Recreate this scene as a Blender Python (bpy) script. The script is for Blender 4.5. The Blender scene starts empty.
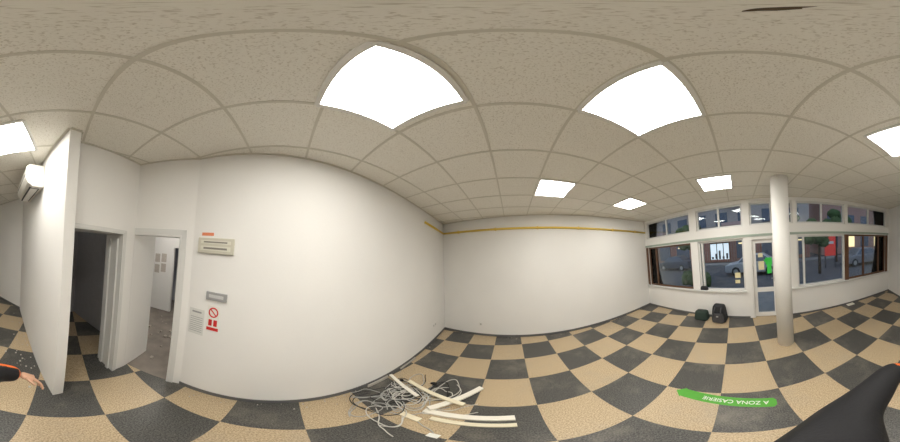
import bpy, bmesh, math, random
from mathutils import Matrix, Vector
D=math.pi/180
random.seed(7)
sc=bpy.context.scene
H=2.01
# ------------------------------------------------------------------ helpers
def link(o): sc.collection.objects.link(o); return o
def empty(n,loc=(0,0,0)):
    o=bpy.data.objects.new(n,None); o.empty_display_size=.1; o.location=loc; return link(o)
def setp(o,p):
    if p is not None:
        o.parent=p; o.matrix_parent_inverse=Matrix.Translation(p.location).inverted()
    return o
def nd(nt,t,**k):
    n=nt.nodes.new(t)
    for a,b in k.items(): setattr(n,a,b)
    return n
def mat(n,c,rough=.6,metal=0,emit=0,ecol=None,var=0,vscale=8,bump=0,bscale=60,spec=.4):
    m=bpy.data.materials.new(n);m.use_nodes=True;nt=m.node_tree;b=nt.nodes['Principled BSDF']
    b.inputs['Base Color'].default_value=(*c,1);b.inputs['Roughness'].default_value=rough;b.inputs['Metallic'].default_value=metal
    b.inputs['Specular IOR Level'].default_value=spec
    if emit: b.inputs['Emission Color'].default_value=(*(ecol or c),1);b.inputs['Emission Strength'].default_value=emit
    if var or bump:
        g=nd(nt,'ShaderNodeNewGeometry')
    if var:
        nz=nd(nt,'ShaderNodeTexNoise');nz.inputs['Scale'].default_value=vscale;nz.inputs['Detail'].default_value=5
        mx=nd(nt,'ShaderNodeMix',data_type='RGBA');mx.inputs['A'].default_value=(*[x*(1-var) for x in c],1);mx.inputs['B'].default_value=(*[min(1,x*(1+var)) for x in c],1)
        nt.links.new(g.outputs['Position'],nz.inputs['Vector']);nt.links.new(nz.outputs['Fac'],mx.inputs['Factor']);nt.links.new(mx.outputs['Result'],b.inputs['Base Color'])
    if bump:
        n2=nd(nt,'ShaderNodeTexNoise');n2.inputs['Scale'].default_value=bscale
        bp=nd(nt,'ShaderNodeBump');bp.inputs['Strength'].default_value=bump;bp.inputs['Distance'].default_value=.005
        nt.links.new(g.outputs['Position'],n2.inputs['Vector']);nt.links.new(n2.outputs['Fac'],bp.inputs['Height']);nt.links.new(bp.outputs['Normal'],b.inputs['Normal'])
    return m
def mesh(n,v,f,m,parent=None,smooth=False):
    me=bpy.data.meshes.new(n);me.from_pydata([tuple(x) for x in v],[],f);me.update()
    o=bpy.data.objects.new(n,me);link(o)
    for x in (m if isinstance(m,list) else [m]): me.materials.append(x)
    if smooth:
        for p in me.polygons:p.use_smooth=True
    return setp(o,parent)
BOXF=[(0,3,2,1),(4,5,6,7),(0,1,5,4),(1,2,6,5),(2,3,7,6),(3,0,4,7)]
class Fr:
    """wall frame: s along, n outward, z up"""
    def __init__(s,a,b):
        s.a=Vector((a[0],a[1],0));d=Vector((b[0]-a[0],b[1]-a[1],0));s.L=d.length;s.e=d.normalized();s.n=Vector((-s.e.y,s.e.x,0))
    def p(s,u,n,z): return s.a+s.e*u+s.n*n+Vector((0,0,z))
    def box(s,u0,u1,n0,n1,z0,z1): return [s.p(u0,n0,z0),s.p(u1,n0,z0),s.p(u1,n1,z0),s.p(u0,n1,z0),s.p(u0,n0,z1),s.p(u1,n0,z1),s.p(u1,n1,z1),s.p(u0,n1,z1)]
def boxes(n,lst,m,parent=None,bev=0):
    v=[];f=[]
    for b in lst:
        k=len(v);v+=b;f+=[tuple(k+i for i in q) for q in BOXF]
    o=mesh(n,v,f,m,parent)
    bm=bmesh.new();bm.from_mesh(o.data);bmesh.ops.recalc_face_normals(bm,faces=bm.faces);bm.to_mesh(o.data);bm.free()
    if bev:
        md=o.modifiers.new('b','BEVEL');md.width=bev;md.segments=2;md.limit_method='ANGLE'
    return o
def bx(x0,x1,y0,y1,z0,z1): return [Vector(p) for p in [(x0,y0,z0),(x1,y0,z0),(x1,y1,z0),(x0,y1,z0),(x0,y0,z1),(x1,y0,z1),(x1,y1,z1),(x0,y1,z1)]]
def wall(n,fr,th,ops,m,zt,u0=0,u1=None,z0=0):
    u1=fr.L if u1 is None else u1
    S=sorted(set([u0,u1]+[x for o in ops for x in o[:2]]));Z=sorted(set([z0,zt]+[x for o in ops for x in o[2:]]))
    L=[]
    for i in range(len(S)-1):
        run=None
        for j in range(len(Z)-1):
            cs=(S[i]+S[i+1])/2;cz=(Z[j]+Z[j+1])/2
            hole=any(o[0]<cs<o[1] and o[2]<cz<o[3] for o in ops)
            if not hole:
                if run and abs(run[1]-Z[j])<1e-6: run[1]=Z[j+1]
                else:
                    run=[Z[j],Z[j+1]];L.append((S[i],S[i+1],run))
    return boxes(n,[fr.box(a,b,0,th,r[0],r[1]) for a,b,r in L],m)
def curve(n,pts,r,m,parent=None,cyclic=False,res=2):
    cu=bpy.data.curves.new(n,'CURVE');cu.dimensions='3D';cu.bevel_depth=r;cu.bevel_resolution=res
    sp=cu.splines.new('NURBS');sp.points.add(len(pts)-1)
    for q,p in zip(sp.points,pts): q.co=(*p,1)
    sp.order_u=3;sp.use_endpoint_u=True;sp.use_cyclic_u=cyclic
    cu.materials.append(m);o=bpy.data.objects.new(n,cu);link(o);return setp(o,parent)
def cyl(n,p0,p1,r,m,parent=None,r2=None,seg=24):
    p0=Vector(p0);p1=Vector(p1);bm=bmesh.new()
    bmesh.ops.create_cone(bm,cap_ends=True,segments=seg,radius1=r,radius2=r if r2 is None else r2,depth=(p1-p0).length)
    q=(p1-p0).to_track_quat('Z','Y').to_matrix().to_4x4()
    bm.transform(Matrix.Translation((p0+p1)/2)@q)
    me=bpy.data.meshes.new(n);bm.to_mesh(me);bm.free();me.materials.append(m)
    for p in me.polygons:p.use_smooth=len(p.vertices)==4
    o=bpy.data.objects.new(n,me);link(o);return setp(o,parent)
def blob(n,c,r,m,parent=None,seg=20,noise=0):
    bm=bmesh.new();bmesh.ops.create_uvsphere(bm,u_segments=seg,v_segments=seg//2,radius=1)
    for v in bm.verts:
        k=1+noise*(random.random()-.5)
        v.co=Vector((v.co.x*r[0]*k+c[0],v.co.y*r[1]*k+c[1],v.co.z*r[2]*k+c[2]))
    me=bpy.data.meshes.new(n);bm.to_mesh(me);bm.free();me.materials.append(m)
    for p in me.polygons:p.use_smooth=True
    o=bpy.data.objects.new(n,me);link(o);return setp(o,parent)
# ------------------------------------------------------------------ plan
K1=(-1.76,-1.30);DR=(-1.83,-.42);LB=(-.22,4.85);P2=(5.72,1.17);P3=(.47,-5.95);R2=(-.66,-4.3);PA=(-.60,-1.275);RC=(-.72,-1.47)
def cz(x,y): return 3.215-.0255*x+.0145*y
poly=[K1,DR,LB,P2,P3,R2,PA,(-.72,-1.273),RC]
# ------------------------------------------------------------------ materials
M_wall=mat('wall_paint',(.86,.85,.825),.75,var=.03,vscale=1.5,bump=.15,bscale=40,spec=.2)
M_col=mat('column_paint',(.86,.85,.82),.5,var=.02)
M_white=mat('white_plastic',(.8,.79,.76),.4)
M_frame=mat('white_frame',(.72,.72,.70),.4)
M_brown=mat('brown_frame',(.13,.065,.035),.45,var=.2,vscale=20)
M_darkbase=mat('grey_skirting',(.13,.13,.13),.6,var=.2)
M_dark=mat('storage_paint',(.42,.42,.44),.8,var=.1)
M_conc=mat('concrete_floor',(.23,.20,.175),.8,var=.45,vscale=4,bump=.3)
M_black=mat('black_fabric',(.012,.012,.014),.75,bump=.3,bscale=200)
M_yellow=mat('yellow_pipe_paint',(.82,.60,.12),.45)
M_lamp=mat('lamp_diffuser',(1,1,1),.5,emit=24,ecol=(1,.965,.90))
# floor
def floor_mat():
    m=bpy.data.materials.new('checker_floor');m.use_nodes=True;nt=m.node_tree;b=nt.nodes['Principled BSDF'];L=nt.links.new
    g=nd(nt,'ShaderNodeNewGeometry');mp=nd(nt,'ShaderNodeMapping',vector_type='TEXTURE')
    s=.66
    mp.inputs['Location'].default_value=(-1.47,-.473,-.25);mp.inputs['Rotation'].default_value=(0,0,-24*D);mp.inputs['Scale'].default_value=(s,s,1)
    L(g.outputs['Position'],mp.inputs[0])
    ck=nd(nt,'ShaderNodeTexChecker');ck.inputs['Scale'].default_value=1;L(mp.outputs[0],ck.inputs[0])
    n1=nd(nt,'ShaderNodeTexNoise');n1.inputs['Scale'].default_value=70;n1.inputs['Detail'].default_value=6;n1.inputs['Roughness'].default_value=.8;L(g.outputs['Position'],n1.inputs['Vector'])
    r1=nd(nt,'ShaderNodeValToRGB');r1.color_ramp.elements[0].position=.36;r1.color_ramp.elements[0].color=(.25,.17,.095,1);r1.color_ramp.elements[1].position=.58;r1.color_ramp.elements[1].color=(.65,.52,.34,1);L(n1.outputs['Fac'],r1.inputs[0])
    r2=nd(nt,'ShaderNodeValToRGB');r2.color_ramp.elements[0].position=.4;r2.color_ramp.elements[0].color=(.026,.026,.025,1);r2.color_ramp.elements[1].position=.68;r2.color_ramp.elements[1].color=(.19,.185,.17,1);L(n1.outputs['Fac'],r2.inputs[0])
    mx=nd(nt,'ShaderNodeMix',data_type='RGBA');L(ck.outputs['Fac'],mx.inputs['Factor']);L(r2.outputs[0],mx.inputs['A']);L(r1.outputs[0],mx.inputs['B'])
    n3=nd(nt,'ShaderNodeTexNoise');n3.inputs['Scale'].default_value=1.3;n3.inputs['Detail'].default_value=8;n3.inputs['Roughness'].default_value=.7;L(g.outputs['Position'],n3.inputs['Vector'])
    r3=nd(nt,'ShaderNodeValToRGB');r3.color_ramp.elements[0].position=.5;r3.color_ramp.elements[0].color=(0,0,0,1);r3.color_ramp.elements[1].position=.8;r3.color_ramp.elements[1].color=(.55,.55,.55,1);L(n3.outputs['Fac'],r3.inputs[0])
    m2=nd(nt,'ShaderNodeMix',data_type='RGBA');m2.inputs['B'].default_value=(.36,.32,.26,1);L(r3.outputs[0],m2.inputs['Factor']);L(mx.outputs['Result'],m2.inputs['A']);L(m2.outputs['Result'],b.inputs['Base Color'])
    b.inputs['Roughness'].default_value=.42
    b.inputs['Specular IOR Level'].default_value=.4
    return m
def ceil_mat():
    m=bpy.data.materials.new('mineral_fibre_tile');m.use_nodes=True;nt=m.node_tree;b=nt.nodes['Principled BSDF'];L=nt.links.new
    g=nd(nt,'ShaderNodeNewGeometry')
    n1=nd(nt,'ShaderNodeTexNoise');n1.inputs['Scale'].default_value=95;n1.inputs['Detail'].default_value=2;n1.inputs['Distortion'].default_value=.5;L(g.outputs['Position'],n1.inputs['Vector'])
    r1=nd(nt,'ShaderNodeValToRGB');r1.color_ramp.elements[0].position=.32;r1.color_ramp.elements[0].color=(.66,.62,.54,1);r1.color_ramp.elements[1].position=.46;r1.color_ramp.elements[1].color=(.88,.855,.785,1);L(n1.outputs['Fac'],r1.inputs[0]);L(r1.outputs[0],b.inputs['Base Color'])
    bp=nd(nt,'ShaderNodeBump');bp.inputs['Strength'].default_value=.25;bp.inputs['Distance'].default_value=.003;L(n1.outputs['Fac'],bp.inputs['Height']);L(bp.outputs['Normal'],b.inputs['Normal'])
    b.inputs['Roughness'].default_value=.85;return m
M_floor=floor_mat();M_ceil=ceil_mat()
M_tee=mat('ceiling_tee_paint',(.66,.63,.55),.5)
M_glass=bpy.data.materials.new('window_glass');M_glass.use_nodes=True
nt=M_glass.node_tree;nt.nodes.clear();o_=nd(nt,'ShaderNodeOutputMaterial');mx=nd(nt,'ShaderNodeMixShader');tr=nd(nt,'ShaderNodeBsdfTransparent');gl=nd(nt,'ShaderNodeBsdfGlossy');gl.inputs['Roughness'].default_value=.02
tr.inputs['Color'].default_value=(.86,.9,.9,1);fz=nd(nt,'ShaderNodeFresnel');fz.inputs['IOR'].default_value=1.45
nt.links.new(fz.outputs[0],mx.inputs[0]);nt.links.new(tr.outputs[0],mx.inputs[1]);nt.links.new(gl.outputs[0],mx.inputs[2]);nt.links.new(mx.outputs[0],o_.inputs[0])
# ------------------------------------------------------------------ shell
fl=[(-2.0,-1.3),(-2.0,-.4),(-.35,5.0),(5.9,1.2),(.5,-6.15),(-2.5,-6.15),(-2.5,-1.3)]
v=[(x,y,0) for x,y in fl]+[(x,y,-.12) for x,y in fl];n=len(fl)
mesh('floor',v,[tuple(range(n))[::-1],tuple(range(n,2*n))]+[(i,(i+1)%n,n+(i+1)%n,n+i) for i in range(n)],M_floor)
boxes('floor_side_room',[bx(-6,-1.84,-4.2,3,-.1,.004)],M_conc)
boxes('floor_storage',[bx(-2.3,-.74,-3.8,-1.48,-.05,.006)],M_floor)
v=[(x,y,cz(x,y)) for x,y in poly]
mesh('ceiling',v,[tuple(range(len(poly)))],M_ceil)
sl=[(-6.1,-6.3),(-6.1,5.3),(-.4,5.3),(6.0,1.25),(.55,-6.3)]
mesh('ceiling_slab',[(x,y,3.34) for x,y in sl]+[(x,y,3.5) for x,y in sl],[tuple(range(5)),(9,8,7,6,5)]+[(i,(i+1)%5,5+(i+1)%5,5+i) for i in range(5)],M_wall)
F_door=Fr(K1,DR);F_long=Fr(DR,LB);F_back=Fr(LB,P2);F_win=Fr(P2,P3);F_right=Fr(P3,R2);F_ac=Fr(R2,PA);F_rec=Fr(RC,K1)
ZT=3.34
wall('wall_left_doorway',F_door,.12,[(.0,.72,0,2.2)],M_wall,ZT)
wall('wall_left',F_long,.12,[],M_wall,ZT,u1=F_long.L+.1)
wall('wall_back',F_back,.15,[],M_wall,ZT,u0=-.1,u1=F_back.L+.1)
wall('wall_right',F_right,.15,[],M_wall,ZT,u0=-.1)
wall('wall_partition',F_ac,.12,[],M_wall,ZT)
RT=.40
wall('wall_recess',F_rec,RT,[(.02,.84,0,2.17)],M_wall,ZT)
boxes('wall_corridor',[[Vector(p) for p in [(-2.40,-1.74,0),(-1.82,-1.71,0),(-1.762,-1.30,0),(-2.40,-1.28,0),(-2.40,-1.74,ZT),(-1.82,-1.71,ZT),(-1.762,-1.30,ZT),(-2.40,-1.28,ZT)]]],M_wall)
WIN=[(.12,2.07),(2.32,3.72),(5.2,6.74),(6.85,8.67)]
TRN=[(.12,2.07),(2.32,3.72),(3.92,5.1),(5.2,6.74),(6.85,8.67)]
ops=[(a,b,.78,2.12) for a,b in WIN]+[(a,b,2.42,3.0) for a,b in TRN]+[(3.90,4.64,0,2.12)]
wall('wall_window',F_win,.22,ops,M_wall,ZT,u0=-.05,u1=F_win.L+.05)
def window(n,fr,a,b,z0,z1,div,m,t=.05,n0=.06,n1=.13,hdiv=None):
    e=empty(n,fr.p((a+b)/2,n0,z0))
    L=[fr.box(a,a+t,n0,n1,z0,z1),fr.box(b-t,b,n0,n1,z0,z1),fr.box(a+t,b-t,n0,n1,z0,z0+t),fr.box(a+t,b-t,n0,n1,z1-t,z1)]
    for d in div: L.append(fr.box(d-t*.6,d+t*.6,n0,n1,z0+t,z1-t))
    boxes('frame',L,m,e,.004)
    boxes('glass',[fr.box(a+t,b-t,(n0+n1)/2-.003,(n0+n1)/2+.003,z0+t,z1-t)],M_glass,e);return e
window('window_1',F_win,.12,2.07,.78,2.12,[.5],M_brown)
window('window_2',F_win,2.32,3.72,.78,2.12,[2.44],M_frame)
window('window_3',F_win,5.2,6.74,.78,2.12,[5.4],M_frame)
window('window_4',F_win,6.85,8.67,.78,2.12,[7.55,8.3],M_brown)
for i,(a,b) in enumerate(TRN): window('window_%d'%(5+i),F_win,a,b,2.42,3.0,[(a+b)/2],M_frame,t=.045)
boxes('trim_window_sill',[F_win.box(.0,3.74,-.06,.0,.75,.79),F_win.box(4.8,8.8,-.06,.0,.75,.79)],M_frame,None,.005)
boxes('trim_transom',[F_win.box(.0,8.8,-.015,.0,2.14,2.20)],mat('greenish_trim',(.35,.42,.36),.5))
boxes('trim_mullion',[F_win.box(6.72,6.87,-.02,.0,.78,2.12),F_win.box(8.62,8.75,-.02,.0,.78,2.12),F_win.box(.03,.14,-.02,0,.78,2.12)],M_brown)
dr=empty('door_1',F_win.p(4.27,.06,0))
a,b=3.90,4.64
boxes('frame',[F_win.box(a,a+.05,.0,.14,0,2.12),F_win.box(b-.05,b,.0,.14,0,2.12),F_win.box(a+.05,b-.05,.0,.14,2.06,2.12)],M_white,dr,.004)
boxes('leaf',[F_win.box(a+.05,a+.14,.05,.1,.02,2.06),F_win.box(b-.14,b-.05,.05,.1,.02,2.06),F_win.box(a+.14,b-.14,.05,.1,.02,.14),F_win.box(a+.14,b-.14,.05,.1,.72,.84),F_win.box(a+.14,b-.14,.05,.1,1.97,2.06)],M_white,dr,.004)
boxes('glass',[F_win.box(a+.14,b-.14,.07,.078,.14,.72),F_win.box(a+.14,b-.14,.07,.078,.84,1.97)],M_glass,dr)
boxes('handle',[F_win.box(b-.12,b-.09,.0,.05,1.0,1.16),F_win.box(b-.2,b-.09,-.015,.005,1.07,1.095)],mat('door_handle_metal',(.5,.5,.5),.3,.9),dr,.003)
M_paper=mat('paper',(.82,.82,.76),.8);M_papy=mat('yellowed_paper',(.75,.68,.42),.8)
boxes('notice',[F_win.box(a+.2,a+.36,.06,.068,1.3,1.52),F_win.box(a+.2,a+.33,.06,.068,1.62,1.72)],M_papy,dr)
boxes('green_decal',[F_win.box(a+.4,a+.58,.06,.068,1.42,1.6),F_win.box(a+.44,a+.56,.06,.068,1.2,1.42),F_win.box(a+.36,a+.5,.06,.068,1.5,1.56)],mat('green_vinyl',(.05,.6,.08),.5),dr,.02)
boxes('window_notice',[F_win.box(3.42,3.58,.035,.045,1.12,1.26),F_win.box(3.42,3.56,.035,.045,.98,1.07)],M_papy)
cyl('column',(2.02,-1.86,0),(2.02,-1.86,cz(2,-1.9)),.165,M_col,seg=64)
# ceiling grid
S=.6385;PH=114.81*D
U=Vector((math.sin(PH),math.cos(PH)));W=Vector((math.sin(PH-90*D),math.cos(PH-90*D)));G=Vector((-.666,.469))
def clip(p,d):
    ts=[]
    for i in range(len(poly)):
        a=Vector(poly[i]);b=Vector(poly[(i+1)%len(poly)]);e=b-a
        den=d.x*e.y-d.y*e.x
        if abs(den)<1e-9: continue
        r=a-p;t=(r.x*e.y-r.y*e.x)/den;q=(r.x*d.y-r.y*d.x)/den
        if 0<=q<1: ts.append(t)
    ts.sort();return [(ts[i],ts[i+1]) for i in range(0,len(ts)-1,2)]
v=[];f=[]
def bar(p,q,wd,h0,h1):
    d=(q-p).normalized();s=Vector((-d.y,d.x))*wd/2;k=len(v)
    for h in (h0,h1):
        for c in (p-s,q-s,q+s,p+s): v.append((c.x,c.y,cz(c.x,c.y)-h))
    f.extend([tuple(k+i for i in t) for t in BOXF])
for k in range(-14,15):
    for (dv,sd) in ((U,W),(W,U)):
        p=G+sd*S*k
        for t0,t1 in clip(p,dv): bar(p+dv*t0,p+dv*t1,.024,.005 if dv is U else .0045,-.01)
for i in range(len(poly)):
    a=Vector(poly[i]);b=Vector(poly[(i+1)%len(poly)]);dd=(b-a).normalized();nn=Vector((dd.y,-dd.x))*.012
    bar(a+nn,b+nn,.024,.01,-.01)
mesh('ceiling_grid',v,f,M_tee)
def grid(i,j): p=G+U*S*i+W*S*j; return p
for (i,j,du,dw) in ((0,0,-.03,-.09),(2,0,0,0),(2,3,0,0),(5,3,0,0),(5,0,.1,-.22),(2,-3,-.16,-.14)):
    i+=du;j+=dw
    c=grid(i+.5,j+.5);e=empty('added_side_room_light',(c.x,c.y,cz(c.x,c.y)-.01))
    vv=[];m_=.032/S
    for h in (.014,.002):
        for (x,y) in ((i+m_,j+m_),(i+1-m_,j+m_),(i+1-m_,j+1-m_),(i+m_,j+1-m_)):
            p=grid(x,y);vv.append((p.x,p.y,cz(p.x,p.y)-h))
    mesh('diffuser',vv,BOXF,M_lamp,e)
    v=[];f=[]
    cs=[grid(i+.025,j+.025),grid(i+.975,j+.025),grid(i+.975,j+.975),grid(i+.025,j+.975)]
    for q in range(4): bar(cs[q],cs[(q+1)%4],.035,.016,-.005)
    mesh('frame',v,f,M_white,e)
e=empty('ceiling_stain',(.083,-.15,3.2));mesh('mark',[(.080+(.022+.008*math.sin(3*t))*math.cos(t),-.145+.01*math.sin(t),cz(.083,-.15)-.002) for t in [i*math.pi/8 for i in range(16)]],[tuple(range(16))],mat('stain_brown',(.12,.09,.06),.9),e)
boxes('baseboard_left',[F_long.box(0,F_long.L,-.012,0,0,.06)],M_darkbase)
boxes('baseboard_back',[F_back.box(0,F_back.L,-.012,0,0,.06)],M_darkbase)
boxes('baseboard_right',[F_right.box(0,F_right.L,-.012,0,0,.06)],M_darkbase)
boxes('baseboard_window',[F_win.box(0,3.8,-.012,0,0,.05),F_win.box(4.7,F_win.L,-.012,0,0,.05)],M_darkbase)
pp=empty('yellow_pipe',F_back.p(0,-.02,2.95))
cyl('run_back',F_back.p(.03,-.03,2.98),F_back.p(F_back.L-.02,-.03,2.68),.028,M_yellow,pp)
cyl('run_left',F_long.p(4.1,-.03,3.0),F_long.p(F_long.L-.03,-.03,2.98),.028,M_yellow,pp)
boxes('clips',[F_back.box(s,s+.03,-.065,0,2.98-.3*s/F_back.L-.038,2.98-.3*s/F_back.L+.038) for s in (.6,1.8,3.0,4.2,5.4,6.4)],M_yellow,pp)
# storage room & side room
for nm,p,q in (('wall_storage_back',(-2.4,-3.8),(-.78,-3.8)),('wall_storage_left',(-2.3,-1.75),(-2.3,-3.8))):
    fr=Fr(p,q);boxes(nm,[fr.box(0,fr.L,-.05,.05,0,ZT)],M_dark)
fr=Fr((-4.7,-4.1),(-4.7,2.9));wall('wall_side_room_far',fr,.12,[(2.36,3.2,0,2.1)],M_wall,ZT)
fr=Fr((-2.35,-4.1),(-4.8,-4.1));boxes('wall_side_room_end',[fr.box(0,fr.L,0,.1,0,ZT)],M_wall)
fr=Fr((-6,3),(-.9,3));boxes('wall_side_room_start',[fr.box(0,fr.L,-.1,.0,0,ZT)],M_wall)
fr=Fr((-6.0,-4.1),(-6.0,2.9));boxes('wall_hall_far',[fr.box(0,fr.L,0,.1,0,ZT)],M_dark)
M_side=mat('side_room_fill',(1,1,1),emit=26,ecol=(1,.95,.87))
e=empty('added_side_room_light',(-3.4,-1.2,3.2));boxes('diffuser',[bx(-3.7,-3.1,-1.5,-.9,3.26,3.32)],M_side,e)  # added glowing panel to brighten the side room, not a known fitting
e=empty('added_storage_light',(-1.6,-2.9,3.2));blob('globe',(-1.6,-2.9,3.2),(.09,.09,.08),mat('storage_fill',(1,1,1),emit=7,ecol=(1,.93,.85)),e);cyl('base',(-1.6,-2.9,3.26),(-1.6,-2.9,3.34),.05,M_white,e)  # invented fill bulb, added so the storage room does not go black
ps=empty('wall_notice',(-4.69,-2,1.6));fr=Fr((-4.7,-4.1),(-4.7,2.9))
boxes('sheets',[fr.box(u,u+.19,-.008,-.001,z,z+.27) for u,z in ((1.4,1.62),(1.65,1.6),(1.65,1.25),(1.9,1.62),(1.9,1.3))],mat('notice_sheet',(.55,.5,.45),.8,var=.3,vscale=30),ps)
rb=empty('rubble_heap',(-3.2,-1.2,0));boxes('pieces',[bx(x,x+w_,y,y+w_*.7,.004,.004+w_*.4) for x,y,w_ in [(random.uniform(-4.4,-2.1),random.uniform(-1.9,-.5),random.uniform(.02,.09)) for _ in range(60)]],mat('rubble',(.4,.36,.31),.9,var=.4),rb)
def casing(n,fr,a,b,z,t=.07,d=.014,th=.12,sides='lr'):
    e=empty(n,fr.p((a+b)/2,0,0));L=[fr.box(a+.002,b-.002,-d,th+d,z-t*.35,z)]
    L+= [fr.box(a+.002,b-.002+ (t if 'r' in sides else 0),-d,-.001,z,z+t)]
    if 'l' in sides: L+=[fr.box(a+.001,a+.025,-d,th+d,0,z),fr.box(a-t,a,-d,-.001,0,z+t)]
    if 'r' in sides: L+=[fr.box(b-.025,b-.001,-d,th+d,0,z),fr.box(b,b+t,-d,-.001,0,z+t)]
    boxes('casing',L,M_frame,e,.003);return e
d2=casing('door_2',F_door,.0,.72,2.2,sides='r')
d3=casing('door_3',F_rec,.02,.84,2.17,th=RT,sides='r',t=.04)
boxes('leaf',[[Vector(p) for p in [(-2.66,-.62,.01),(-1.98,-.56,.01),(-1.98,-.52,.01),(-2.66,-.58,.01),(-2.66,-.62,2.15),(-1.98,-.56,2.15),(-1.98,-.52,2.15),(-2.66,-.58,2.15)]]],M_frame,d2,.003)
boxes('rebate',[F_rec.box(.79,.815,.08,.14,0,2.1),F_rec.box(.79,.815,.27,.33,0,2.1)],M_frame,d3)
# --------------------------------------------------------- air conditioner
ac=empty('air_conditioner',(-.5,-2.5,2.75))
prof=[(0,0),(.17,0),(.24,.05),(.27,.12),(.265,.30),(.22,.34),(0,.34)]
y0,y1=-3.02,-2.06;xw=-.612
vv=[(xw+a,y0,2.74+b) for a,b in prof]+[(xw+a,y1,2.74+b) for a,b in prof];n=len(prof)
o=mesh('housing',vv,[tuple(range(n)),tuple(range(n,2*n))[::-1]]+[(i,i+n,(i+1)%n+n,(i+1)%n) for i in range(n)],mat('aircon_plastic',(.72,.70,.64),.35),ac)
md=o.modifiers.new('b','BEVEL');md.width=.012;md.segments=3
M_slot=mat('aircon_slot',(.05,.05,.05),.6)
boxes('wall_plate',[bx(xw-.016,xw+.002,y0+.1,y1-.1,2.8,3.04)],M_white,ac)
boxes('outlet',[bx(xw+.05,xw+.2,y0+.08,y1-.08,2.735,2.755),bx(xw+.255,xw+.273,y0+.06,y1-.06,2.93,2.936)],M_slot,ac)
boxes('louvre',[bx(xw+.07,xw+.18,y0+.09,y1-.09,2.73,2.737)],M_white,ac)
# --------------------------------------------------------- wall items on long wall
FL=F_long
e=empty('breaker_box',FL.p(.32,0,2.1))
boxes('cover',[FL.box(.09,.55,-.035,-.001,2.02,2.19)],mat('box_plastic',(.62,.59,.49),.5),e,.006)
boxes('label',[FL.box(.13,.51,-.039,-.035,2.125,2.16),FL.box(.13,.51,-.039,-.035,2.05,2.10)],mat('box_label',(.72,.70,.60),.6),e)
boxes('label_ink',[FL.box(.17,.47,-.041,-.039,2.135,2.15),FL.box(.17,.47,-.041,-.039,2.065,2.085)],mat('label_ink',(.25,.23,.2),.6),e)
e=empty('sticker',FL.p(.2,0,2.22));boxes('face',[FL.box(.12,.28,-.004,-.001,2.215,2.25)],mat('orange_vinyl',(.75,.25,.12),.5),e)
e=empty('key_box',FL.p(.39,0,1.5));boxes('case',[FL.box(.25,.51,-.03,-.001,1.51,1.60)],mat('grey_plastic',(.34,.34,.34),.5),e,.005);boxes('label',[FL.box(.29,.47,-.034,-.03,1.54,1.575)],mat('grey_label',(.55,.55,.55),.6),e)
e=empty('wall_poster',FL.p(.13,0,1.2));boxes('sheet',[FL.box(.03,.24,-.004,-.001,1.02,1.36)],mat('printed_paper',(.72,.72,.69),.8,var=.1,vscale=70),e);boxes('heading',[FL.box(.07,.2,-.006,-.004,1.31,1.33)]+[FL.box(.05,.22,-.006,-.004,1.06+.027*i,1.066+.027*i) for i in range(8)],mat('print_ink',(.35,.35,.35),.8),e)
M_red=mat('red_print',(.62,.03,.03),.5)
e=empty('safety_poster',FL.p(.36,0,1.3));boxes('sheet',[FL.box(.28,.43,-.004,-.001,1.13,1.44)],M_paper,e)
boxes('red_band',[FL.box(.28,.43,-.006,-.004,1.13,1.17),FL.box(.30,.345,-.006,-.004,1.19,1.27),FL.box(.365,.41,-.006,-.004,1.19,1.27)],M_red,e)
cc=FL.p(.355,-.005,1.36)
rg=[cc+FL.e*(math.cos(t)*.055)+Vector((0,0,math.sin(t)*.055)) for t in [i*math.pi/8 for i in range(16)]]
curve('red_ring',rg,.008,M_red,e,True)
curve('red_slash',[cc-FL.e*.035+Vector((0,0,.035)),cc,cc+FL.e*.035-Vector((0,0,.035))],.007,M_red,e)
def socket(n,fr,s,z):
    e=empty(n,fr.p(s,0,z));boxes('plate',[fr.box(s-.045,s+.045,-.012,-.001,z-.04,z+.04)],M_white,e,.004)
    cyl('recess',fr.p(s,-.0125,z),fr.p(s,-.011,z),.026,mat('socket_recess',(.5,.5,.48),.5),e)
socket('wall_socket',F_back,1.25,.35);socket('wall_socket',F_long,4.6,.45);socket('wall_socket',F_long,4.72,.45)
# --------------------------------------------------------- floor things
M_wood=mat('white_batten',(.88,.84,.74),.5,var=.05)
M_bat2=mat('cream_batten',(.82,.75,.57),.5,var=.08)
def plank(n,p,q,w,h,z,m):
    fr=Fr(p,q);e=empty(n,fr.p(fr.L/2,0,z));boxes('board',[fr.box(0,fr.L,-w/2,w/2,z,z+h)],m,e,.003);return e
plank('cable_trunking',(-.26,1.56),(.36,1.99),.075,.03,.05,M_wood)
plank('cable_trunking',(-.30,1.56),(.50,1.29),.08,.03,.0,M_wood)
plank('cable_trunking',(-.62,2.12),(.10,1.62),.06,.022,.085,M_bat2)
plank('cable_trunking',(-.95,2.22),(-.42,1.80),.055,.02,.06,M_wood)
plank('cable_trunking',(-.22,1.42),(.46,1.17),.06,.022,.0,M_bat2)
plank('timber_offcut',(-.5,1.45),(-.3,1.36),.07,.03,.0,M_bat2)
M_c1=mat('grey_cable',(.45,.45,.43),.5);M_c2=mat('white_cable',(.66,.64,.59),.5);M_c3=mat('black_cable',(.03,.03,.03),.5)
e=empty('cable_tangle',(-.55,1.75,0))
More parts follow.
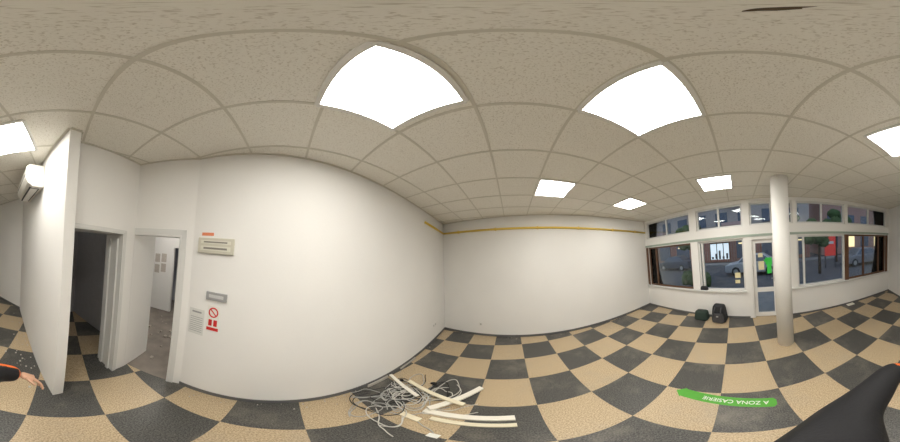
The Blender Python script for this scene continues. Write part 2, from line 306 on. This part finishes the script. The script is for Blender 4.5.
for k in range(20):
    cx=random.gauss(-.55,.26);cy=random.gauss(1.82,.17);r=random.uniform(.1,.32);a0=random.random()*6.28;tn=random.uniform(1.0,2.0);asp=random.uniform(.4,1)
    rot=random.random()*3.14;N=int(14*tn);pts=[]
    for i in range(N+1):
        t=a0+i/N*tn*6.28;rr=r*(1+.2*math.sin(3*t+k)+.12*math.sin(1.3*t+2*k));x=rr*math.cos(t)+.08*(i/N-.5)*math.sin(k);y=rr*asp*math.sin(t)
        px,py=cx+x*math.cos(rot)-y*math.sin(rot),cy+x*math.sin(rot)+y*math.cos(rot)
        dn=F_long.n.dot(Vector((px,py,0))-F_long.a)
        if dn>-.06: px-=F_long.n.x*(dn+.06);py-=F_long.n.y*(dn+.06)
        pts.append((px,py,.008+.035*abs(math.sin(1.7*t+k))))
    curve('loop_%d'%k,pts,.006,(M_c1,M_c2,M_c2,M_c3)[k%4] if k%7 else M_c1,e)
for k in range(12):
    x,y=random.uniform(-1.0,-.2),random.uniform(1.4,2.3);a=random.random()*6.28;pts=[]
    if F_long.n.dot(Vector((x,y,0))-F_long.a)>-.3: x+=.3
    for i in range(9):
        pts.append((x,y,.01));a+=random.uniform(-.5,.5)
        nx,ny=x+.07*math.cos(a),y+.07*math.sin(a)
        if F_long.n.dot(Vector((nx,ny,0))-F_long.a)>-.08: a+=2.2;nx,ny=x+.05*math.cos(a),y+.05*math.sin(a)
        x,y=nx,ny
    curve('strand_%d'%k,pts,.006,(M_c1,M_c2,M_c3)[k%3],e)
blob('junction_plug',(-.75,2.18,.025),(.04,.03,.022),M_black,e)
blob('junction_plug_b',(-.28,2.2,.02),(.05,.03,.02),M_black,e)
e=empty('paper_scrap',(-.16,1.12,0));boxes('sheet',[Fr((-.20,1.14),(-.11,1.10)).box(0,.09,-.03,.03,.001,.006)],M_paper,e)
e=empty('plaster_rubble',(-1.3,1.6,0));L=[]
for k in range(45):
    s=random.uniform(.1,5.3);n_=-abs(random.gauss(.02,.08))-.02;h=random.uniform(.003,.01);w=random.uniform(.006,.018)
    L.append(F_long.box(s,s+w,n_-w,n_,0,h))
for k in range(40):
    s=random.uniform(.1,6.8);n_=-abs(random.gauss(.02,.07))-.02;w=random.uniform(.006,.02);L.append(F_back.box(s,s+w,n_-w,n_,0,w*.5))
for k in range(40):
    s=random.uniform(.2,2.9);n_=-abs(random.gauss(.05,.15))-.03;w=random.uniform(.01,.03);L.append(F_ac.box(s,s+w,n_-w,n_,0,w*.4))
L+=[F_long.box(2.35,2.75,-.05,-.03,.0,.05),F_long.box(3.1,3.6,-.04,-.02,0,.03)]
boxes('chips',L,mat('plaster_chip',(.5,.47,.42),.9),e)
gs=Fr((1.66,.15),(1.03,-.76));e=empty('floor_decal_sign',gs.p(gs.L/2,0,0))
w=.075;Lg=gs.L
pts=[(0.0,0),(.10,-w*1.25),(.10,-w),(Lg-.03,-w),(Lg,-w*.5),(Lg,w*.5),(Lg-.03,w),(.10,w),(.10,w*1.25)]
vv=[gs.p(a,b,.003) for a,b in pts]+[gs.p(a,b,.0005) for a,b in pts];n=len(pts)
mesh('vinyl',vv,[tuple(range(n)),tuple(range(n,2*n))[::-1]]+[(i,(i+1)%n,(i+1)%n+n,i+n) for i in range(n)],mat('green_floor_vinyl',(.09,.38,.04),.45,var=.15,vscale=15),e)
tc=bpy.data.curves.new('lettering','FONT');tc.body='A ZONA CASIERIE';tc.size=.085;tc.extrude=.0008;tc.align_x='CENTER';tc.align_y='CENTER';tc.materials.append(M_white)
to=bpy.data.objects.new('lettering',tc);link(to)
xx=-gs.e; zz=Vector((0,0,1)); yy=zz.cross(xx)
to.matrix_world=Matrix.Translation(gs.p(Lg*.62,0,.0045))@Matrix((xx,yy,zz)).transposed().to_4x4()
bpy.context.view_layer.update();to.parent=e;to.matrix_parent_inverse=Matrix.Translation(e.location).inverted()
def soft(n,c,size,m,parent,rot=0,tap=.8,lv=2):
    bm=bmesh.new();bmesh.ops.create_cube(bm,size=1);bmesh.ops.subdivide_edges(bm,edges=bm.edges[:],cuts=2,use_grid_fill=True)
    R=Matrix.Rotation(rot,3,'Z')
    for v_ in bm.verts:
        k=1-(1-tap)*max(0,v_.co.z+.5)
        p=Vector((v_.co.x*size[0]*k,v_.co.y*size[1]*k,v_.co.z*size[2]));p*=1+random.uniform(-.03,.03);v_.co=R@p+Vector(c)
    me=bpy.data.meshes.new(n);bm.to_mesh(me);bm.free();me.materials.append(m)
    for p in me.polygons:p.use_smooth=True
    o=bpy.data.objects.new(n,me);link(o);md=o.modifiers.new('s','SUBSURF');md.levels=lv;md.render_levels=lv;return setp(o,parent)
M_bp=mat('backpack_nylon',(.02,.022,.026),.6,bump=.4,bscale=150);M_bp2=mat('backpack_trim',(.07,.07,.075),.5)
ra=math.atan2(F_win.e.y,F_win.e.x)
def wp_(s,n_,z): return F_win.p(s,n_,z)
sb=2.97
bpk=empty('backpack',wp_(sb,-.26,0))
soft('body',wp_(sb,-.24,.24),(.46,.26,.50),M_bp,bpk,ra,.72)
soft('front_pocket',wp_(sb,-.38,.15),(.34,.10,.26),M_bp2,bpk,ra,.85)
for s_ in (-.09,.09):
    curve('strap',[wp_(sb+s_,-.24,.46),wp_(sb+s_,-.40,.41),wp_(sb+s_*1.2,-.45,.24),wp_(sb+s_*1.4,-.39,.04)],.016,M_bp2,bpk)
curve('handle',[wp_(sb-.05,-.24,.46),wp_(sb,-.24,.54),wp_(sb+.05,-.24,.46)],.012,M_bp,bpk)
boxes('buckle',[F_win.box(sb-.03,sb+.03,-.445,-.43,.2,.23)],M_c1,bpk,.004)
sd=2.42
bg=empty('duffel_bag',wp_(sd,-.24,0))
soft('body',wp_(sd,-.24,.13),(.44,.26,.28),mat('duffel_fabric',(.03,.05,.04),.7),bg,ra,.8)
curve('handle',[wp_(sd-.1,-.24,.23),wp_(sd,-.26,.36),wp_(sd+.1,-.24,.23)],.012,M_bp2,bg)
tp=empty('sill_pouch',F_win.p(2.42,-.02,.79));soft('body',F_win.p(2.45,.0,.845),(.26,.1,.11),M_bp,tp,ra,.8)
e=empty('cardboard_piece',F_win.p(6.9,-.1,0));boxes('flap',[F_win.box(6.75,7.0,-.16,-.03,0,.02)],M_wood,e)
# --------------------------------------------------------- exterior
XF=F_win
boxes('street_ground',[bx(-60,60,-60,60,-.35,-.2)],mat('asphalt',(.13,.13,.14),.8,var=.3,vscale=1.5))
boxes('sidewalk',[XF.box(-12,20,.3,3.2,-.2,-.06),XF.box(-22,32,11.3,13,-.2,-.05)],mat('paving',(.32,.31,.3),.8,var=.2,vscale=3))
M_brick=bpy.data.materials.new('brick');M_brick.use_nodes=True;nt=M_brick.node_tree;bk=nd(nt,'ShaderNodeTexBrick');bk.inputs['Color1'].default_value=(.42,.16,.11,1);bk.inputs['Color2'].default_value=(.32,.12,.08,1);bk.inputs['Mortar'].default_value=(.4,.32,.26,1);bk.inputs['Scale'].default_value=30
g=nd(nt,'ShaderNodeTexCoord');nt.links.new(g.outputs['Generated'],bk.inputs['Vector']);nt.links.new(bk.outputs[0],nt.nodes['Principled BSDF'].inputs[0])
M_fac=mat('facade_render',(.50,.44,.40),.8,var=.1);M_wdark=mat('facade_glass',(.12,.15,.2),.15)
M_shop=mat('shop_interior_light',(.8,.85,.9),.5,emit=1.0);M_warm=mat('warm_shop_light',(1,.75,.4),.5,emit=1.5)
bd=empty('shop_building',XF.p(2,16,0))
boxes('brick_storey',[XF.box(-22,10,14,20,-.1,3.4)],M_brick,bd)
boxes('upper_storeys',[XF.box(-22,10,14.05,20,3.4,12)],M_fac,bd)
boxes('shop_windows',[XF.box(-3.0,-.4,13.93,14,.25,2.1)],M_shop,bd)
boxes('shop_goods',[XF.box(-2.8+.5*k,-2.55+.5*k,13.88,13.93,.3,.6+.35*((k*7)%3)) for k in range(5)],M_bp2,bd)
boxes('shop_windows_dark',[XF.box(s,s+2.2,13.93,14,.3,2.3) for s in (-19,-15.5,-12,-8.5,.6,3.8,7)],M_wdark,bd)
boxes('shop_window_lights',[XF.box(s+.3,s+1.9,13.9,13.93,1.9,2.05) for s in (-15.5,-8.5,.6,3.8,7)],M_warm,bd)
boxes('shop_window_frames',[XF.box(s,s+.1,13.88,13.93,.2,2.2) for s in (-3.05,-2.1,-1.2,-.4)]+[XF.box(-3.05,-.3,13.88,13.93,2.1,2.25)],M_brown,bd)
boxes('fascia',[XF.box(-21,9.5,13.8,14,2.6,3.2)],mat('fascia_red',(.5,.14,.1),.6),bd)
boxes('flat_windows',[XF.box(s,s+1.6,13.98,14.05,z,z+1.5) for s in range(-20,9,3) for z in (4.2,7.2)],M_wdark,bd)
boxes('balconies',[XF.box(s,s+2.6,13.2,14.05,z,z+.9) for s in range(-19,8,6) for z in (3.5,6.5)],mat('balcony_panel',(.62,.42,.38),.7),bd)
b2=empty('apartment_building',XF.p(20,18,0))
boxes('walls',[XF.box(12,34,15,24,-.1,13)],mat('apartment_wall',(.46,.27,.22),.8,var=.15),b2)
boxes('flat_windows',[XF.box(s,s+1.7,14.95,15,z,z+1.5) for s in range(13,33,3) for z in (.8,3.8,6.8)],M_wdark,b2)
boxes('lit_windows',[XF.box(16,17.7,14.9,14.96,.8,2.3),XF.box(22,23.5,14.9,14.96,.8,2.3)],M_warm,b2)
boxes('fascia',[XF.box(12,34,14.8,15,2.7,3.2)],mat('fascia_pink',(.7,.28,.26),.6),b2)
rs=empty('advertising_sign',XF.p(9.6,7,0));boxes('panel',[XF.box(9.1,10.1,7,7.12,.7,2.3)],mat('red_sign',(.75,.05,.04),.4,emit=.3),rs,.02);boxes('posts',[XF.box(9.1,9.17,7.02,7.1,-.2,.7),XF.box(10.03,10.1,7.02,7.1,-.2,.7)],M_bp2,rs);boxes('motif',[XF.box(9.3,9.9,6.98,7,1.6,1.8)],M_white,rs)
M_leaf=mat('foliage',(.06,.12,.035),.8,var=.5,vscale=6);M_bark=mat('bark',(.09,.06,.04),.9,var=.3)
for (s,n_,h,r) in ((8.0,5.5,2.3,1.0),(11.5,9.5,3.2,1.5),(-.8,5.2,2.6,1.0),(7.0,11,3.0,1.3)):
    e=empty('street_tree',XF.p(s,n_,-.2));cyl('trunk',XF.p(s,n_,-.2),XF.p(s,n_,h),.12,M_bark,e,r2=.07)
    for k in range(12):
        a=random.random()*6.28;rr=r*random.uniform(.2,.8);c=XF.p(s+rr*math.cos(a),n_+rr*math.sin(a),h+random.uniform(-.5,.9)*r)
        blob('crown_%d'%k,c,(r*.38,r*.38,r*.3),M_leaf,e,seg=20,noise=.45)
e=empty('hedge',XF.p(.4,3.8,-.2))
for k in range(8): blob('bush_%d'%k,XF.p(-.8+k*.22,4.0+random.uniform(-.2,.2),.1),(.3,.3,.35+random.uniform(0,.15)),M_leaf,e,seg=18,noise=.5)
def car_(c0,n0,n1,pm,nm='parked_car'):
    car=empty(nm,XF.p(c0+2.1,n0+.8,0))
    cp=[(0,.35),(.05,.75),(.9,.9),(1.5,1.38),(2.9,1.42),(3.7,.98),(4.2,.9),(4.25,.4),(4.2,.25),(.1,.25)]
    vv=[];n=len(cp)
    for nn_ in (n0,n1):
        for a,b in cp:
            k=.18*max(0,(b-.9)/.5);vv.append(XF.p(c0+a,nn_+(k if nn_==n0 else -k),b-.2))
    o=mesh('body',vv,[tuple(range(n)),tuple(range(n,2*n))[::-1]]+[(i,i+n,(i+1)%n+n,(i+1)%n) for i in range(n)],pm,car)
    md=o.modifiers.new('b','BEVEL');md.width=.06;md.segments=3
    wp=[(1.05,.93),(1.55,1.33),(2.85,1.37),(3.5,.97)]
    vv=[XF.p(c0+a,n0+.18*max(0,(b-.9)/.5)-.02,b-.2) for a,b in wp];mesh('side_glass',vv,[(0,1,2,3)],M_wdark,car)
    for a in (.85,3.35):
        for nn_ in (n0-.02,n1-.1): cyl('wheel',XF.p(c0+a,nn_,.12),XF.p(c0+a,nn_+.2,.12),.32,M_c3,car);cyl('hub',XF.p(c0+a,nn_-.01,.12),XF.p(c0+a,nn_+.2,.12),.18,M_c1,car)
car_(1.2,6.3,7.9,mat('car_paint_silver',(.6,.62,.65),.3,.3))
car_(-7.5,8.5,10.1,mat('car_paint_dark',(.08,.1,.14),.3,.3))
car_(10.6,6.0,7.6,mat('car_paint_grey',(.3,.3,.32),.3,.3))
# --------------------------------------------------------- person (photographer standing below the camera)
per=empty('photographer',(.05,-.15,0))
M_jk=mat('jacket_black',(.012,.012,.014),.7,bump=.3,bscale=90);M_or=mat('jacket_orange',(.85,.17,.02),.6);M_tr=mat('trousers_black',(.01,.01,.012),.8);M_sk=mat('skin',(.56,.33,.22),.5,var=.08,vscale=30);M_sh=mat('shoe_leather',(.02,.015,.012),.5)
J=dict(pel=(.12,-.14,.86),spn=(.14,-.20,1.05),chs=(.13,-.21,1.20),nck=(.06,-.12,1.32),hd=(.04,-.09,1.37),
 ls=(.14,-.41,1.22),le=(.03,-.735,1.21),lw=(-.135,-.805,1.10),
 rs=(.07,.03,1.23),re=(.08,.14,1.00),rw=(-.06,.12,.82),
 lh=(.09,-.24,.80),lk=(.02,-.23,.46),la=(.10,-.24,.09),lt=(-.12,-.26,.05),
 rh=(.09,-.02,.80),rk=(.02,-.01,.46),ra=(.10,.0,.09),rt=(-.12,.02,.05))
Rr=dict(pel=(.16,.13),spn=(.17,.14),chs=(.17,.14),nck=(.065,.065),hd=(.055,.055),ls=(.10,.10),le=(.078,.078),lw=(.056,.056),rs=(.08,.08),re=(.055,.055),rw=(.038,.038),
 lh=(.095,.095),lk=(.068,.068),la=(.045,.045),lt=(.04,.035),rh=(.095,.095),rk=(.068,.068),ra=(.045,.045),rt=(.04,.035))
E=[('pel','spn'),('spn','chs'),('chs','nck'),('nck','hd'),('chs','ls'),('ls','le'),('le','lw'),('chs','rs'),('rs','re'),('re','rw'),('pel','lh'),('lh','lk'),('lk','la'),('la','lt'),('pel','rh'),('rh','rk'),('rk','ra'),('ra','rt')]
def skin(n,J,Rr,E,root,mats,parent,pick=None,lv=2):
    ks=list(J);me=bpy.data.meshes.new(n);me.from_pydata([J[k] for k in ks],[(ks.index(a),ks.index(b)) for a,b in E],[])
    o=bpy.data.objects.new(n,me);link(o);md=o.modifiers.new('sk','SKIN');md.use_smooth_shade=True
    for i,k in enumerate(ks):
        sv=me.skin_vertices[0].data[i];sv.radius=Rr[k];sv.use_root=(k==root)
    s=o.modifiers.new('ss','SUBSURF');s.levels=lv;s.render_levels=lv
    bpy.context.view_layer.update();dg=bpy.context.evaluated_depsgraph_get();m2=bpy.data.meshes.new_from_object(o.evaluated_get(dg));o.modifiers.clear();o.data=m2
    m2.materials.clear()
    for m_ in mats:m2.materials.append(m_)
    for p in m2.polygons:
        p.use_smooth=True
        if pick:p.material_index=pick(p.center)
    return setp(o,parent)
def pick(c):
    if c.z<.10: return 3
    if c.z<.9:
        if c.z>.78 and c.y>.06 : return 0
        return 2
    if c.z>1.385 and c.y>-.3: return 4
    if c.y<-.6 and c.x<.06:
        le=Vector(J['le']);lw=Vector(J['lw'])
        t=(c-le).dot(lw-le)/(lw-le).length_squared
        ax=le+(lw-le)*max(0,min(1,t));r=c-ax
        if t>.0 and t<1.05 and r.y<-.005: return 1
        if .80<t<.95: return 1
    return 0
skin('body',J,Rr,E,'pel',[M_jk,M_or,M_tr,M_sh,M_sk],per,pick,4)
def hand(n,wr,dirv,upv,scale,parent,side=1):
    d=Vector(dirv).normalized();u=Vector(upv);u=(u-d*u.dot(d)).normalized();sd=d.cross(u)*side
    w=Vector(wr);P=lambda a,b,c:tuple(w+(d*a+sd*b+u*c)*scale)
    Jh={'w':P(-.02,0,0),'p1':P(.03,0,.003),'p2':P(.065,0,.004),'k':P(.085,0,.002)}
    R={'w':(.028,.022),'p1':(.036,.019),'p2':(.041,.017),'k':(.037,.013)}
    skin(n+'_palm',Jh,{k:tuple(x*scale for x in R[k]) for k in R},[('w','p1'),('p1','p2'),('p2','k')],'p1',[M_sk],parent)
    for nm,b,l,sp in (('index',.029,.074,.10),('middle',.010,.083,.02),('ring',-.010,.076,-.05),('little',-.028,.060,-.14)):
        j={};rr={};pos=[(0.07,0),(0.098,-.001),(.098+l*.42,-.012),(.098+l*.70,-.032),(.098+l*.84,-.052)]
        for q,(a,c) in enumerate(pos): j[str(q)]=P(a,b+sp*max(0,a-.08),c);rr[str(q)]=(.0098*scale*(1-.07*q),)*2
        skin(n+'_'+nm,j,rr,[('0','1'),('1','2'),('2','3'),('3','4')],'0',[M_sk],parent)
    j={'0':P(.02,.02,-.004),'1':P(.045,.044,-.010),'2':P(.072,.056,-.018),'3':P(.095,.06,-.028)}
    skin(n+'_thumb',j,{'0':(.015*scale,)*2,'1':(.0125*scale,)*2,'2':(.011*scale,)*2,'3':(.009*scale,)*2},[('0','1'),('1','2'),('2','3')],'0',[M_sk],parent)
lw=Vector(J['lw']);hand('left_hand',tuple(lw+Vector((-.026,.004,-.014))),(-.10,.035,-.05),(0.1,-.5,.8),.95,per,1)
rw=Vector(J['rw']);hand('right_hand',tuple(rw),(-.12,.0,-.1),(0,0,1),.95,per,-1)
hc=Vector((.01,-.045,1.46))
hd=blob('head',hc,(.092,.074,.112),M_sk,per,seg=32)
for v_ in hd.data.vertices:
    r=v_.co-hc
    if r.z<-.02: v_.co.y=hc.y+r.y*(1-.9*min(1,(-r.z-.02)/.2)); 
cyl('neck',(.05,-.1,1.33),(.025,-.06,1.42),.05,M_sk,per)
hair=blob('hair',hc+Vector((.014,0,.022)),(.094,.081,.105),mat('hair_dark',(.02,.013,.01),.6,bump=.5,bscale=120),per,seg=32)
blob('nose',hc+Vector((-.095,0,-.012)),(.018,.012,.02),M_sk,per)
for s_ in (-1,1):
    blob('ear',hc+Vector((.0,.076*s_,-.01)),(.018,.008,.028),M_sk,per)
    blob('eye',hc+Vector((-.082,.03*s_,.012)),(.012,.013,.01),M_white,per);blob('iris',hc+Vector((-.092,.03*s_,.012)),(.004,.006,.006),M_slot,per)
blob('mouth',hc+Vector((-.083,0,-.052)),(.01,.024,.006),mat('lips',(.4,.12,.1),.5),per)
# --------------------------------------------------------- world, camera
w=bpy.data.worlds.new('world');sc.world=w;w.use_nodes=True;bgk=w.node_tree.nodes['Background'];bgk.inputs[0].default_value=(.48,.58,.78,1);bgk.inputs[1].default_value=1.1
cd=bpy.data.cameras.new('camera');co=bpy.data.objects.new('camera',cd);link(co);sc.camera=co
cd.type='PANO';cd.panorama_type='EQUIRECTANGULAR';cd.longitude_min=-math.pi;cd.longitude_max=math.pi;cd.latitude_max=math.pi/2;cd.latitude_min=-(442-90/.357)*.357*D
cd.clip_start=.01;cd.clip_end=300
TH=-15.2*D
co.matrix_world=Matrix.Translation((0,0,H))@Matrix.Rotation(5*D,4,Vector((math.cos(TH),-math.sin(TH),0)))@Matrix.Rotation(90*D,4,'X')
sc.view_settings.view_transform='Standard'
